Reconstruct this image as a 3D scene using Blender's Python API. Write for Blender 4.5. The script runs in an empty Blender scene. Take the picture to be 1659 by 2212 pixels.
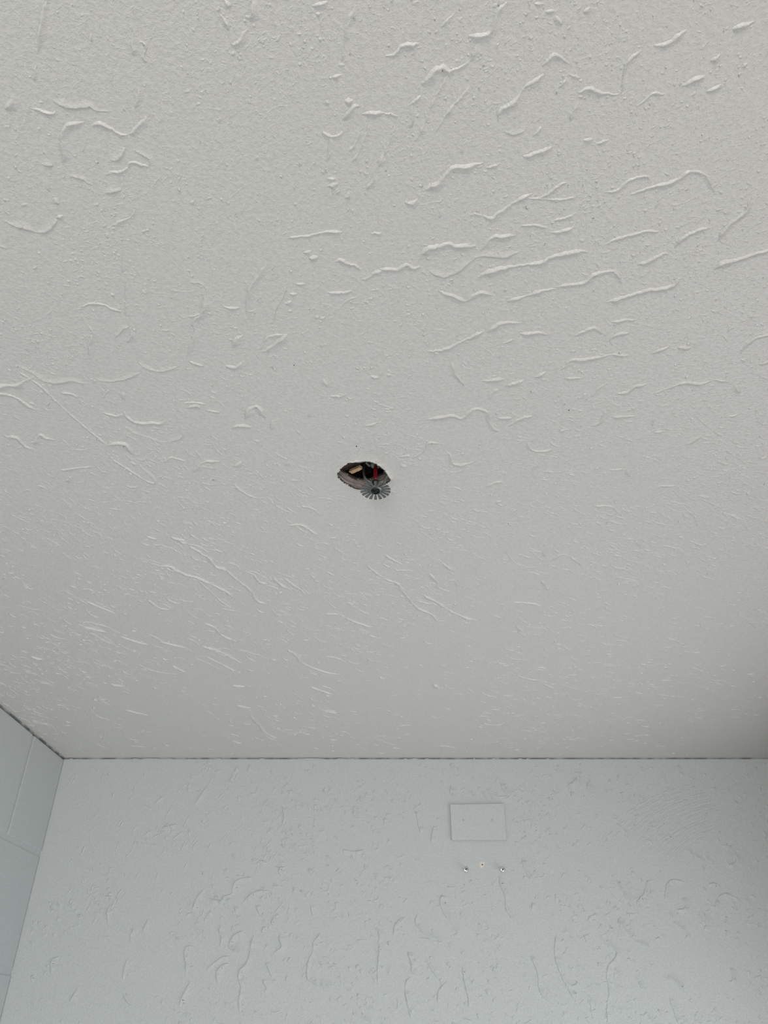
import bpy, bmesh, math, random
import numpy as np
from mathutils import Vector, Matrix, noise as mnoise

random.seed(7)
rng = np.random.default_rng(11)
scene = bpy.context.scene
C = scene.collection

# ------------------------------------------------------------------ camera
F, CX, CY = 1600.0, 829.5, 1106.0          # focal length and centre, pixels of the 1659x2212 frame
PITCH = math.radians(34.7)
ZC, H, D = 1.98, 0.46, 1.57                # camera height, ceiling above it, wall in front of it
ZTOP = ZC + H                              # ceiling height 2.44 m
XL, XR, YB = -0.671, 0.822, -1.9           # left wall, right wall, rear wall
cam_d = bpy.data.cameras.new('camera')
cam_d.sensor_fit = 'AUTO'; cam_d.sensor_width = 36.0
cam_d.lens = F / 2212.0 * 36.0
cam_d.clip_start = 0.01
cam = bpy.data.objects.new('camera', cam_d); C.objects.link(cam)
cam.location = (0, 0, ZC); cam.rotation_euler = (math.radians(90) + PITCH, 0, 0)
scene.camera = cam

# ------------------------------------------------------------------ world, daylight, exposure
world = bpy.data.worlds.new('world'); scene.world = world; world.use_nodes = True
bg = world.node_tree.nodes['Background']
bg.inputs['Color'].default_value = (0.80, 0.88, 1.0, 1); bg.inputs['Strength'].default_value = 0.6

def area(name, loc, rot, sx, sy, power, col):
    l = bpy.data.lights.new(name, 'AREA'); l.shape = 'RECTANGLE'; l.size = sx; l.size_y = sy
    l.energy = power; l.color = col
    o = bpy.data.objects.new(name, l); C.objects.link(o); o.location = loc; o.rotation_euler = rot
    return o
# daylight coming in through the rear window and the right doorway; added fill at an unseen side window
area('rear_window_daylight', (-0.30, YB + 0.02, 1.45), (math.radians(90), 0, 0), 0.60, 1.20, 21.0, (1.0, 0.970, 0.935))
area('side_window_fill', (XR - 0.005, -0.72, 1.42), (0, math.radians(90), 0), 1.08, 0.88, 5.0, (1.0, 0.965, 0.925))
area('doorway_daylight', (XR - 0.005, 0.95, 1.00), (0, math.radians(90), 0), 1.96, 0.70, 6.0, (0.985, 0.975, 0.965))

scene.cycles.diffuse_bounces = 3; scene.cycles.max_bounces = 6
vs = scene.view_settings
vs.view_transform = 'Standard'; vs.look = 'None'; vs.exposure = 0.37; vs.gamma = 1.0; vs.use_curve_mapping = False

# ------------------------------------------------------------------ helpers
cp, sp = math.cos(PITCH), math.sin(PITCH)
def ray(px, py):
    a = (px - CX) / F; b = (CY - py) / F
    return a, cp - sp * b, sp + cp * b
def on_ceiling(px, py, h=H):               # a photograph pixel -> point on the ceiling plane (x, y)
    r = ray(px, py); t = h / r[2]
    return r[0] * t, r[1] * t
def on_back(px, py):                       # -> point on the back wall plane (x, z)
    r = ray(px, py); t = D / r[1]
    return r[0] * t, ZC + r[2] * t

def link(name, mesh, mats, parent=None):
    o = bpy.data.objects.new(name, mesh); C.objects.link(o)
    for m in (mats if isinstance(mats, (list, tuple)) else [mats]): mesh.materials.append(m)
    if parent: o.parent = parent
    return o
def obj(name, bm, mat, parent=None, smooth=False):
    me = bpy.data.meshes.new(name); bm.normal_update(); bm.to_mesh(me); bm.free()
    if smooth: me.shade_smooth()
    return link(name, me, mat, parent)
def tag(o, label, cat, group=None, kind=None):
    o['label'] = label; o['category'] = cat
    if group: o['group'] = group
    if kind: o['kind'] = kind
    return o
def box(bm, a, b, bevel=0.0, seg=1):
    r = bmesh.ops.create_cube(bm, size=1.0)
    for v in r['verts']:
        v.co = Vector(((a[i] + b[i]) / 2 + v.co[i] * (b[i] - a[i]) for i in range(3)))
    if bevel:
        es = list({e for v in r['verts'] for e in v.link_edges})
        bmesh.ops.bevel(bm, geom=es, offset=bevel, segments=seg, affect='EDGES', profile=0.5)
    return bm
def boxes(*ab, bevel=0.0):
    bm = bmesh.new()
    for a, b in ab: box(bm, a, b, bevel)
    return bm
def lathe(bm, prof, seg=24, mat=None, cap0=True, cap1=True):
    """prof: (radius, z) pairs; revolve round the z axis"""
    rings = []
    for r, z in prof:
        rings.append([bm.verts.new((r * math.cos(2 * math.pi * k / seg), r * math.sin(2 * math.pi * k / seg), z)) for k in range(seg)])
    for a, b in zip(rings, rings[1:]):
        for k in range(seg):
            bm.faces.new((a[k], a[(k + 1) % seg], b[(k + 1) % seg], b[k]))
    if cap0: bm.faces.new(list(reversed(rings[0])))
    if cap1: bm.faces.new(rings[-1])
    if mat is not None: bmesh.ops.transform(bm, matrix=mat, verts=[v for r in rings for v in r])
    return bm
def empty(name, loc):
    o = bpy.data.objects.new(name, None); C.objects.link(o); o.location = loc; o.empty_display_size = 0.02
    return o

# ------------------------------------------------------------------ materials
def mat(name, col, rough=0.6, metal=0.0, spec=0.5):
    m = bpy.data.materials.new(name); m.use_nodes = True
    b = m.node_tree.nodes['Principled BSDF']
    b.inputs['Base Color'].default_value = (*col, 1); b.inputs['Roughness'].default_value = rough
    b.inputs['Metallic'].default_value = metal; b.inputs['Specular IOR Level'].default_value = spec
    return m
def nd(m, t, **kw):
    n = m.node_tree.nodes.new(t)
    for k, v in kw.items():
        if k in n.inputs: n.inputs[k].default_value = v
        else: setattr(n, k, v)
    return n
def lk(m, a, ao, b, bi): m.node_tree.links.new(a.outputs[ao], b.inputs[bi])
def math_node(m, op, a, b, c=None):
    n = nd(m, 'ShaderNodeMath', operation=op)
    for i, v in enumerate((a, b, c)):
        if v is None: continue
        if isinstance(v, (int, float)): n.inputs[i].default_value = v
        else: m.node_tree.links.new(v, n.inputs[i])
    return n.outputs[0]
def noise_tex(m, vec, scale, detail=2.0, rough=0.5, dist=0.0):
    n = nd(m, 'ShaderNodeTexNoise', Scale=scale, Detail=detail, Roughness=rough, Distortion=dist)
    m.node_tree.links.new(vec, n.inputs['Vector']); return n.outputs['Fac']
def ramp(m, fac, lo, hi):
    n = nd(m, 'ShaderNodeMapRange'); n.interpolation_type = 'SMOOTHSTEP'
    m.node_tree.links.new(fac, n.inputs[0]); n.inputs[1].default_value = lo; n.inputs[2].default_value = hi
    return n.outputs[0]
def mapped(m, rot=(0, 0, 0), scale=(1, 1, 1)):
    g = nd(m, 'ShaderNodeNewGeometry'); mp = nd(m, 'ShaderNodeMapping')
    mp.vector_type = 'TEXTURE' if False else 'POINT'
    mp.inputs['Rotation'].default_value = rot; mp.inputs['Scale'].default_value = scale
    lk(m, g, 'Position', mp, 'Vector'); return mp.outputs[0]
def add_bump(m, height, strength, dist):
    b = m.node_tree.nodes['Principled BSDF']; n = nd(m, 'ShaderNodeBump', Strength=strength, Distance=dist)
    m.node_tree.links.new(height, n.inputs['Height']); lk(m, n, 'Normal', b, 'Normal')
def two_tone(m, fac, c0, c1):
    b = m.node_tree.nodes['Principled BSDF']; x = nd(m, 'ShaderNodeMix'); x.data_type = 'RGBA'
    x.inputs[6].default_value = (*c0, 1); x.inputs[7].default_value = (*c1, 1)
    m.node_tree.links.new(fac, x.inputs[0]); m.node_tree.links.new(x.outputs[2], b.inputs['Base Color'])

# ceiling paint: off white, trowel streaks and orange-peel grain as fine relief
M_ceil = mat('ceiling_paint', (0.73, 0.725, 0.705), 0.40, spec=0.5)
v0 = mapped(M_ceil)
gr = noise_tex(M_ceil, v0, 330, 2, 0.8)
add_bump(M_ceil, gr, 1.0, 0.0007)
two_tone(M_ceil, ramp(M_ceil, gr, 0.30, 0.70), (0.695, 0.69, 0.672), (0.765, 0.76, 0.74))

# wall paint: pale blue grey
def wall_paint(name, c0, bump=1.0):
    m = mat(name, c0, 0.5, spec=0.35)
    g = noise_tex(m, mapped(m), 330, 2, 0.8)
    add_bump(m, g, 1.0, 0.0009 * bump)
    two_tone(m, ramp(m, g, 0.30, 0.70), tuple(x * 0.95 for x in c0), tuple(x * 1.05 for x in c0))
    return m
M_wall = wall_paint('wall_paint', (0.60, 0.642, 0.652))
M_block = wall_paint('block_paint', (0.59, 0.635, 0.636), 0.8)
M_plate = wall_paint('plate_paint', (0.60, 0.632, 0.637), 0.3)
M_panel = mat('brown_wall_paint', (0.30, 0.24, 0.19), 0.6)
vn = mapped(M_panel); two_tone(M_panel, noise_tex(M_panel, vn, 20, 3), (0.25, 0.195, 0.15), (0.33, 0.265, 0.21))
M_floor = mat('floor_tile', (0.56, 0.53, 0.49), 0.35)
vf = mapped(M_floor); two_tone(M_floor, noise_tex(M_floor, vf, 6, 4), (0.13, 0.10, 0.08), (0.20, 0.165, 0.13))
M_trim = mat('white_trim', (0.78, 0.77, 0.74), 0.4)
vt = mapped(M_trim); add_bump(M_trim, noise_tex(M_trim, vt, 120, 2), 0.2, 0.0005)
M_glass = mat('window_glass', (0.9, 0.95, 0.97), 0.05); M_glass.node_tree.nodes['Principled BSDF'].inputs['Transmission Weight'].default_value = 1.0
M_gyp = mat('gypsum_edge', (0.40, 0.345, 0.33), 0.9, spec=0.1)
vg = mapped(M_gyp, scale=(40, 40, 900)); gn = noise_tex(M_gyp, vg, 1.0, 4, 0.65)
two_tone(M_gyp, ramp(M_gyp, gn, 0.30, 0.66), (0.20, 0.165, 0.155), (0.54, 0.475, 0.455)); add_bump(M_gyp, gn, 1.0, 0.0012)
M_paper = mat('torn_paper', (0.075, 0.062, 0.055), 0.95, spec=0.1)
vp = mapped(M_paper); two_tone(M_paper, noise_tex(M_paper, vp, 900, 3), (0.03, 0.025, 0.022), (0.16, 0.135, 0.12))
M_lip = mat('torn_ceiling_skin', (0.80, 0.79, 0.76), 0.6)
vl = mapped(M_lip); add_bump(M_lip, noise_tex(M_lip, vl, 300, 3), 0.8, 0.0012)
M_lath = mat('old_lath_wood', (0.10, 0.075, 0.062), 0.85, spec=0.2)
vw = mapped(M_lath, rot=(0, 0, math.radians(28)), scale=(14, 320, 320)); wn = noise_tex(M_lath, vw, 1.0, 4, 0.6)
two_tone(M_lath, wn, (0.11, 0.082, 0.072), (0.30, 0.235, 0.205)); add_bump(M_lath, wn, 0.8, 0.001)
M_fresh = mat('fresh_cut_wood', (0.75, 0.47, 0.25), 0.75, spec=0.2)
vw = mapped(M_fresh, rot=(0, 0, math.radians(28)), scale=(20, 420, 420)); wn = noise_tex(M_fresh, vw, 1.0, 4, 0.6)
two_tone(M_fresh, wn, (0.86, 0.58, 0.33), (0.98, 0.74, 0.47)); add_bump(M_fresh, wn, 0.6, 0.001)
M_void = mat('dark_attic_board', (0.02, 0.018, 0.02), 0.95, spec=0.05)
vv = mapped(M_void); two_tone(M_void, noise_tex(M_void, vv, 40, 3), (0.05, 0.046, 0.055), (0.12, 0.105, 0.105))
def metal(name, col, rough, var=0.5):
    m = mat(name, col, rough, 1.0)
    v = mapped(m); n = noise_tex(m, v, 500, 4, 0.6)
    two_tone(m, n, tuple(x * (1 - var * 0.5) for x in col), tuple(x * (1 + var * 0.4) for x in col))
    add_bump(m, n, 0.25, 0.0004)
    return m
M_metal = metal('dull_sprinkler_metal', (0.215, 0.225, 0.22), 0.40)
M_dark = metal('tarnished_dark_metal', (0.035, 0.04, 0.04), 0.45)
M_cast = mat('grey_cast_body', (0.34, 0.37, 0.38), 0.55, 0.3)
vc = mapped(M_cast); add_bump(M_cast, noise_tex(M_cast, vc, 700, 3), 0.4, 0.0005)
M_bulb = mat('red_glass_bulb', (0.30, 0.006, 0.018), 0.08)
bb = M_bulb.node_tree.nodes['Principled BSDF']; bb.inputs['Coat Weight'].default_value = 0.6
vb = mapped(M_bulb); two_tone(M_bulb, noise_tex(M_bulb, vb, 260, 2), (0.10, 0.003, 0.008), (0.26, 0.008, 0.02))
M_screw = metal('bright_zinc', (0.80, 0.81, 0.80), 0.42, 0.5)
M_recess = mat('screw_recess', (0.05, 0.05, 0.05), 0.7)
vr = mapped(M_recess); two_tone(M_recess, noise_tex(M_recess, vr, 800, 2), (0.03, 0.03, 0.03), (0.09, 0.09, 0.09))
M_cream = mat('cream_anchor', (0.80, 0.73, 0.63), 0.7)
va = mapped(M_cream); an = noise_tex(M_cream, va, 260, 3); two_tone(M_cream, an, (0.76, 0.69, 0.62), (0.88, 0.83, 0.77)); add_bump(M_cream, an, 0.5, 0.001)
M_hole = mat('dark_hole', (0.012, 0.010, 0.010), 1.0, spec=0.0)
vh = mapped(M_hole); two_tone(M_hole, noise_tex(M_hole, vh, 300, 2), (0.010, 0.008, 0.008), (0.03, 0.022, 0.018))
M_joint = mat('dark_joint', (0.16, 0.16, 0.155), 0.9, spec=0.1)
vq = mapped(M_joint); two_tone(M_joint, ramp(M_joint, noise_tex(M_joint, vq, 45, 4), 0.38, 0.66), (0.22, 0.22, 0.215), (0.50, 0.51, 0.51))
M_caulk = mat('white_caulk', (0.66, 0.67, 0.66), 0.5)
vk = mapped(M_caulk); add_bump(M_caulk, noise_tex(M_caulk, vk, 200, 2), 0.5, 0.001)

# ------------------------------------------------------------------ the room shell
T = 0.10
# hole in the ceiling where the sprinkler comes through (outline on the ceiling plane)
hole_crop = [(60,575),(70,520),(110,430),(170,370),(250,310),(310,268),(380,238),(450,226),(530,205),(620,196),(720,190),
             (820,190),(900,186),(980,196),(1050,220),(1110,242),(1155,282),(1220,312),(1275,355),(1330,402),(1375,462),
             (1420,530),(1465,592),(1512,655),(1495,705),(1450,745),(1395,780),(1320,810),(1200,870),(1050,935),(920,975),(800,985),
             (690,970),(560,955),(480,918),(400,880),(300,822),(220,770),(140,702),(82,650)]
hole = [Vector((*on_ceiling(725 + x / 12.76, 980 + y / 12.76),)) for x, y in hole_crop]
hc = sum(hole, Vector((0, 0))) / len(hole)
def hole_radius(th):
    d = Vector((math.cos(th), math.sin(th))); best = 0.02
    for i in range(len(hole)):
        a = hole[i] - hc; b = hole[(i + 1) % len(hole)] - hc; e = b - a
        den = d.x * e.y - d.y * e.x
        if abs(den) < 1e-12: continue
        t = (a.x * e.y - a.y * e.x) / den; u = (a.x * d.y - a.y * d.x) / den
        if t > 0 and -1e-6 <= u <= 1 + 1e-6: best = t
    return best
x0, x1, y0, y1 = XL - T, XR + T, YB - T, D + T
angs = sorted([2 * math.pi * k / 140 for k in range(140)] +
              [math.atan2(y - hc.y, x - hc.x) % (2 * math.pi) for x in (x0, x1) for y in (y0, y1)])
NA = len(angs)
def rect_hit(th):
    dx, dy = math.cos(th), math.sin(th); ts = []
    if abs(dx) > 1e-9: ts += [((x1 if dx > 0 else x0) - hc.x) / dx]
    if abs(dy) > 1e-9: ts += [((y1 if dy > 0 else y0) - hc.y) / dy]
    return min(ts)
jag = [0.0009 * (mnoise.noise((math.cos(a) * 14, math.sin(a) * 14, 3.0)) + random.uniform(-0.5, 0.5)) for a in angs]
lipn = [max(0.0, 0.9 + 1.1 * mnoise.noise((math.cos(a) * 2.2, math.sin(a) * 2.2, 8.0))) for a in angs]
for i, a in enumerate(angs):           # the skin is pushed down most on the right and towards the viewer
    lipn[i] *= 0.25 + 0.9 * max(0, math.cos(a - math.radians(-10))) + 0.5 * max(0, math.cos(a - math.radians(-110)))
hr = [hole_radius(a) for a in angs]
def ring(bm, fr, z, jf=0.0):
    out = []
    for i, a in enumerate(angs):
        r = fr(i, a) + jag[i] * jf
        out.append(bm.verts.new((hc.x + r * math.cos(a), hc.y + r * math.sin(a), z(i))))
    return out
def bridge(bm, a, b, flip=False):
    for i in range(len(a)):
        j = (i + 1) % len(a)
        bm.faces.new((a[i], b[i], b[j], a[j]) if not flip else (a[i], a[j], b[j], b[i]))
bm = bmesh.new()
LIP = 0.0021
rs = [ring(bm, lambda i, a: hr[i], lambda i: ZTOP - LIP * lipn[i], 1.0),
      ring(bm, lambda i, a: hr[i] + 0.0015, lambda i: ZTOP - LIP * lipn[i] * 0.8, 0.6),
      ring(bm, lambda i, a: hr[i] + 0.004, lambda i: ZTOP - LIP * lipn[i] * 0.38),
      ring(bm, lambda i, a: hr[i] + 0.008, lambda i: ZTOP - LIP * lipn[i] * 0.08),
      ring(bm, lambda i, a: hr[i] + 0.012, lambda i: ZTOP),
      ring(bm, lambda i, a: hr[i] + 0.02, lambda i: ZTOP)]
rr = [bm.verts.new((hc.x + rect_hit(a) * math.cos(a), hc.y + rect_hit(a) * math.sin(a), ZTOP)) for a in angs]
rs.append(rr)
for a, b in zip(rs, rs[1:]): bridge(bm, a, b)
for f in bm.faces: f.smooth = True
bmesh.ops.recalc_face_normals(bm, faces=bm.faces[:])
if bm.faces[0].normal.z > 0: bmesh.ops.reverse_faces(bm, faces=bm.faces[:])
ceiling = tag(obj('ceiling', bm, M_ceil), 'off-white hand-trowelled plaster ceiling with a ragged hole in it', 'ceiling', kind='structure')
# cut edge of the plasterboard, seen inside the hole
bm = bmesh.new(); TH = 0.0135
lay = [(0.0, 0.0), (0.0012, 0.0006), (0.0035, -0.0004), (0.0065, 0.0005), (0.0095, -0.0003), (0.0122, 0.0004), (TH, 0.0)]
prev = None; first = None
for k, (dz, dr) in enumerate(lay):
    r = ring(bm, lambda i, a: hr[i] + dr + 0.0007 * mnoise.noise((math.cos(a) * 5, math.sin(a) * 5, k * 1.7)),
             lambda i: ZTOP - (LIP * lipn[i] if k == 0 else 0) + dz + 0.00005, 1.0 if k == 0 else 0.5)
    if prev: bridge(bm, prev, r, True)
    prev = r
outer = ring(bm, lambda i, a: 0.16, lambda i: ZTOP + TH)
bridge(bm, prev, outer, True)
obj('plasterboard_edge', bm, M_gyp, ceiling)
# ragged dark paper along the lower and upper rims of the cut
bm = bmesh.new()
for zz, hh in ((-0.0003, 0.0011), (0.0118, 0.0026)):
    for i in range(NA):
        j = (i + 1) % NA
        if random.random() < 0.15: continue
        a0, a1 = angs[i], angs[j]
        if (a1 - a0) % (2 * math.pi) > 0.2: continue
        ri, rj = hr[i] - 0.0006 + jag[i], hr[j] - 0.0006 + jag[j]
        t = random.uniform(0.4, 1.0) * hh; q = random.uniform(0.0002, 0.0011)
        zb = ZTOP + zz - (LIP * lipn[i] if zz < 0 else 0)
        P = lambda r, a, z: bm.verts.new((hc.x + r * math.cos(a), hc.y + r * math.sin(a), z))
        am = (a0 + a1) / 2 if a1 > a0 else a0
        b0, b1, b2, b3 = P(ri + 0.0012, a0, zb), P(rj + 0.0012, a1, zb), P(rj, a1, zb + t), P(ri, a0, zb + t)
        c0 = P((ri + rj) / 2 - q, am, zb + t * 0.5)
        for f in ((b0, b1, c0), (b1, b2, c0), (b2, b3, c0), (b3, b0, c0)): bm.faces.new(f)
o = obj('torn_paper_rim', bm, M_paper, ceiling); o['kind'] = 'stuff'; o['label'] = 'dark frayed paper along the hole rim'

# dark roof space above the hole
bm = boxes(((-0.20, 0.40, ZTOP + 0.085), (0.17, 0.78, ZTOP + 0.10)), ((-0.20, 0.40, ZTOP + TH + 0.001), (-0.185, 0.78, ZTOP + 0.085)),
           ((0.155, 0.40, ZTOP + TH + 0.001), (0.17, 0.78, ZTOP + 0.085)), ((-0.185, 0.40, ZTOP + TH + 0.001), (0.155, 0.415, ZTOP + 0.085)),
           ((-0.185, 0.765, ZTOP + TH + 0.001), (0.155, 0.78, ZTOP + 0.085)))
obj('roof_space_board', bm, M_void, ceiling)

def wall_box(name, parts, m, label, cat='wall'):
    return tag(obj(name, boxes(*parts), m), label, cat, kind='structure')
wall_back = wall_box('wall_back', [((XL - T, D, -0.1), (XR + T, D + T, ZTOP - 0.0022))], M_wall, 'pale blue-grey textured plaster wall below the ceiling line')
wall_left = wall_box('wall_left', [((XL - T, YB - T, -0.1), (XL - 0.0035, D, ZTOP - 0.003))], M_block, 'pale blue-grey painted block wall on the left')
DY0, DY1, DZ = 0.58, 1.32, 2.0                      # doorway in the right wall
WY0, WY1, WZ0, WZ1 = -1.18, -0.26, 0.86, 1.98       # unseen window in the right wall, added for the fill light
wall_right = wall_box('wall_right', [((XR, DY1, -0.1), (XR + T, D, ZTOP)), ((XR, DY0, DZ), (XR + T, DY1, ZTOP)), ((XR, WY1, -0.1), (XR + T, DY0, ZTOP)),
                                     ((XR, WY0, -0.1), (XR + T, WY1, WZ0)), ((XR, WY0, WZ1), (XR + T, WY1, ZTOP)), ((XR, YB - T, -0.1), (XR + T, WY0, ZTOP))],
                      M_panel, 'brown painted wall just past the right edge')
RX0, RX1, RZ0, RZ1 = -0.62, 0.02, 0.83, 2.07        # window in the rear wall
wall_rear = wall_box('wall_rear', [((XL, YB - T, -0.1), (RX0, YB, ZTOP)), ((RX1, YB - T, -0.1), (XR, YB, ZTOP)),
                                   ((RX0, YB - T, -0.1), (RX1, YB, RZ0)), ((RX0, YB - T, RZ1), (RX1, YB, ZTOP))], M_wall, 'pale blue-grey plaster wall behind the viewer')
floor = tag(obj('floor', boxes(((XL - T, YB - T, -0.1), (XR + T, D + T, 0.0))), M_floor), 'dark brown tiled floor of the small room', 'floor', kind='structure')
# windows: frame and panes; doorway lining
def sash_window(name, P, u0, u1, z0, z1, label):
    zm = (z0 + z1) / 2
    w = tag(obj(name, boxes(P(u0, u0 + 0.04, 0.03, 0.08, z0, z1), P(u1 - 0.04, u1, 0.03, 0.08, z0, z1), P(u0, u1, 0.03, 0.08, z0, z0 + 0.04),
                            P(u0, u1, 0.03, 0.08, z1 - 0.04, z1), P(u0, u1, 0.03, 0.08, zm - 0.02, zm + 0.02)), M_trim), label, 'window', kind='structure')
    for za, zb in ((z0 + 0.04, zm - 0.02), (zm + 0.02, z1 - 0.04)):
        obj('pane', boxes(P(u0 + 0.04, u1 - 0.04, 0.052, 0.058, za, zb)), M_glass, w)
sash_window('window_1', lambda a, b, d0, d1, za, zb: ((a, YB - d1, za), (b, YB - d0, zb)), RX0, RX1, RZ0, RZ1, 'white framed sash window in the rear wall')
sash_window('window_2', lambda a, b, d0, d1, za, zb: ((XR + d0, a, za), (XR + d1, b, zb)), WY0, WY1, WZ0, WZ1, 'unseen white framed sash window added in the right wall for the fill light')
door = tag(obj('door_1', boxes(((XR, DY0, 0), (XR + T, DY0 + 0.02, DZ)), ((XR, DY1 - 0.02, 0), (XR + T, DY1, DZ)), ((XR, DY0, DZ - 0.02), (XR + T, DY1, DZ))), M_trim),
           'white lined open doorway in the right wall', 'doorway', kind='structure')

# painted concrete blocks of the left wall: courses 0.197 m, joints 10 mm
courses = []; z = ZTOP - 0.0035; hgts = [0.180] + [0.187] * 11
block_cache = {}
def block(y0, y1, z0, z1, proud):
    key = (round(y1 - y0, 3), round(z1 - z0, 3))
    if key not in block_cache:
        bm = bmesh.new(); box(bm, (-0.02, 0, 0), (0, y1 - y0, z1 - z0), 0.0022, 2)
        me = bpy.data.meshes.new('block'); bm.to_mesh(me); bm.free(); me.materials.append(M_block)
        block_cache[key] = me
    o = bpy.data.objects.new('block', block_cache[key]); C.objects.link(o); o.location = (XL + proud, y0, z0); o.parent = wall_left
JT = 0.008
zt = z; row = 0
while zt > 0.03:
    hh = 0.178 if row == 0 else 0.189
    zb = max(0.0, zt - hh)
    yj = 1.408 - (0.2 if row % 2 else 0.0)       # vertical joints of this course
    ends = [D - 0.0005]; y = yj
    while y > YB: ends.append(y); y -= 0.4
    ends.append(YB)
    proud = (0.0012, 0.0002, 0.0008, 0.0)[row % 4]
    for a, b in zip(ends, ends[1:]):
        ya = b + (JT / 2 if b > YB else 0); yb = a - (JT / 2 if a < D - 0.001 else 0)
        if yb - ya <= 0.01: continue
        block(ya, yb, zb, zt, proud)
    zt = zb - JT; row += 1
# painted mortar between the blocks, almost flush
obj('mortar', boxes(((XL - 0.012, YB, 0), (XL - 0.0012, D - 0.0006, ZTOP - 0.004))), M_block, wall_left)

# dark joint and caulk crumbs where the walls meet the ceiling
def joint(n, P, parent):
    bm = bmesh.new(); rows = []
    for i in range(n + 1):
        t = i / n; a = 0.0009 + 0.0011 * abs(mnoise.noise((t * 60, 2.0, 0))) + random.uniform(0, 0.0004); b = 0.0006 + 0.0008 * abs(mnoise.noise((t * 75, 9.0, 0)))
        rows.append([bm.verts.new(p) for p in P(t, a, b)])
    for r, q in zip(rows, rows[1:]): 
        for k in range(2): bm.faces.new((r[k], r[k + 1], q[k + 1], q[k]))
    bmesh.ops.recalc_face_normals(bm, faces=bm.faces[:])
    o = obj('ceiling_joint', bm, M_joint, parent); o['label'] = 'dark joint under the ceiling'
joint(420, lambda t, a, b: ((XL + (XR - XL) * t, D - 0.0002, ZTOP - 0.0022 - a * 0.5), (XL + (XR - XL) * t, D + 0.0006, ZTOP - 0.0010), (XL + (XR - XL) * t, D - b, ZTOP - 0.0001)), wall_back)
joint(600, lambda t, a, b: ((XL + 0.0010, YB + (D - YB) * t, ZTOP - 0.0034 - a * 0.3), (XL - 0.0004, YB + (D - YB) * t, ZTOP - 0.0012), (XL + 0.001 + b, YB + (D - YB) * t, ZTOP - 0.0001)), wall_left)

# ------------------------------------------------------------------ plaster relief: trowel ridges on ceiling and wall
class Relief:
    """collects low ridges lying on a plane; builds them as one mesh"""
    def __init__(self, place, up):
        self.v = []; self.f = []; self.n = 0; self.place = place; self.up = Vector(up)
    PROF = {'step': ((0.74, -0.05), (0.54, 0.18), (-0.02, 0.92), (-0.26, 1.0), (-0.9, 0.60), (-1.9, 0.20), (-3.2, -0.05)),
            'lap': ((0.62, -0.05), (0.46, 0.10), (-0.34, 0.94), (-0.62, 1.0), (-2.0, 0.62), (-5.0, 0.18), (-8.0, -0.05)),
            'ridge': ((0.85, -0.05), (0.45, 0.45), (0.0, 1.0), (-0.45, 0.5), (-0.95, -0.05))}
    def add(self, pts, w, h, face, prof='step', wob=0.35, taper=True, jit=0.13):
        P = np.array(pts, float)
        if len(P) < 2: return
        # Catmull-Rom resampling
        Q = np.vstack([2 * P[0] - P[1], P, 2 * P[-1] - P[-2]]); out = []
        for i in range(1, len(Q) - 2):
            seg = np.linalg.norm(Q[i + 1] - Q[i]); n = int(min(14, max(2, seg / (w * 1.3))))
            for t in np.linspace(0, 1, n, endpoint=False):
                a, b, c, d = Q[i - 1], Q[i], Q[i + 1], Q[i + 2]
                out.append(0.5 * (2 * b + (c - a) * t + (2 * a - 5 * b + 4 * c - d) * t * t + (3 * b - a - 3 * c + d) * t ** 3))
        out.append(P[-1]); out = np.array(out)
        out[1:-1] += rng.normal(0, w * jit, out[1:-1].shape)
        tg = np.gradient(out, axis=0); tg /= np.linalg.norm(tg, axis=1)[:, None] + 1e-12
        nm = np.stack([-tg[:, 1], tg[:, 0]], 1)
        chord = out[-1] - out[0]; nn = np.array([-chord[1], chord[0]])
        if nn @ np.array(face) < 0: nm = -nm
        m = len(out); u = np.linspace(0, 1, m)
        env = np.minimum(1, np.minimum(u, 1 - u) * (m * 0.22 + 2.2) + 0.12) if taper else np.ones(m)
        wv = 1 + wob * np.interp(u, np.linspace(0, 1, max(3, m // 3)), rng.normal(0, 1, max(3, m // 3)))
        wv = np.clip(wv, 0.35, 1.9); ww = wv * np.maximum(env, 0.55); wv = wv * env
        pr = self.PROF[prof]; k = len(pr)
        for i in range(m):
            for (o, z) in pr:
                p = out[i] + nm[i] * o * w * ww[i]
                self.v.append(self.place(p[0], p[1], z * h * (wv[i] if z > 0 else 1)))
        b = self.n
        for i in range(m - 1):
            for j in range(k - 1):
                q = b + i * k + j
                self.f.append((q, q + 1, q + k + 1, q + k))
        self.n += m * k
    def build(self, name, material, parent, label):
        me = bpy.data.meshes.new(name); me.from_pydata(self.v, [], self.f)
        # turn every face outwards
        nv = len(me.polygons); nor = np.empty(nv * 3); me.polygons.foreach_get('normal', nor)
        bad = (nor.reshape(-1, 3) @ np.array(self.up)) < 0
        faces = [tuple(reversed(f)) if bad[i] else f for i, f in enumerate(self.f)]
        me.clear_geometry(); me.from_pydata(self.v, [], faces); me.update(); me.shade_smooth()
        o = link(name, me, material, parent); o['kind'] = 'stuff'; o['label'] = label
        return o

def px_size_ceiling(px, py):
    r = ray(px, py); t = H / r[2]; return t / F          # metres covered by one pixel, across the view
def px_size_back(px, py):
    r = ray(px, py); t = D / r[1]; return t / F
def near_hole(p): return (Vector(p) - hc).length < 0.036

CE = Relief(lambda x, y, z: (x, y, ZTOP - z), (0, 0, -1))
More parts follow.
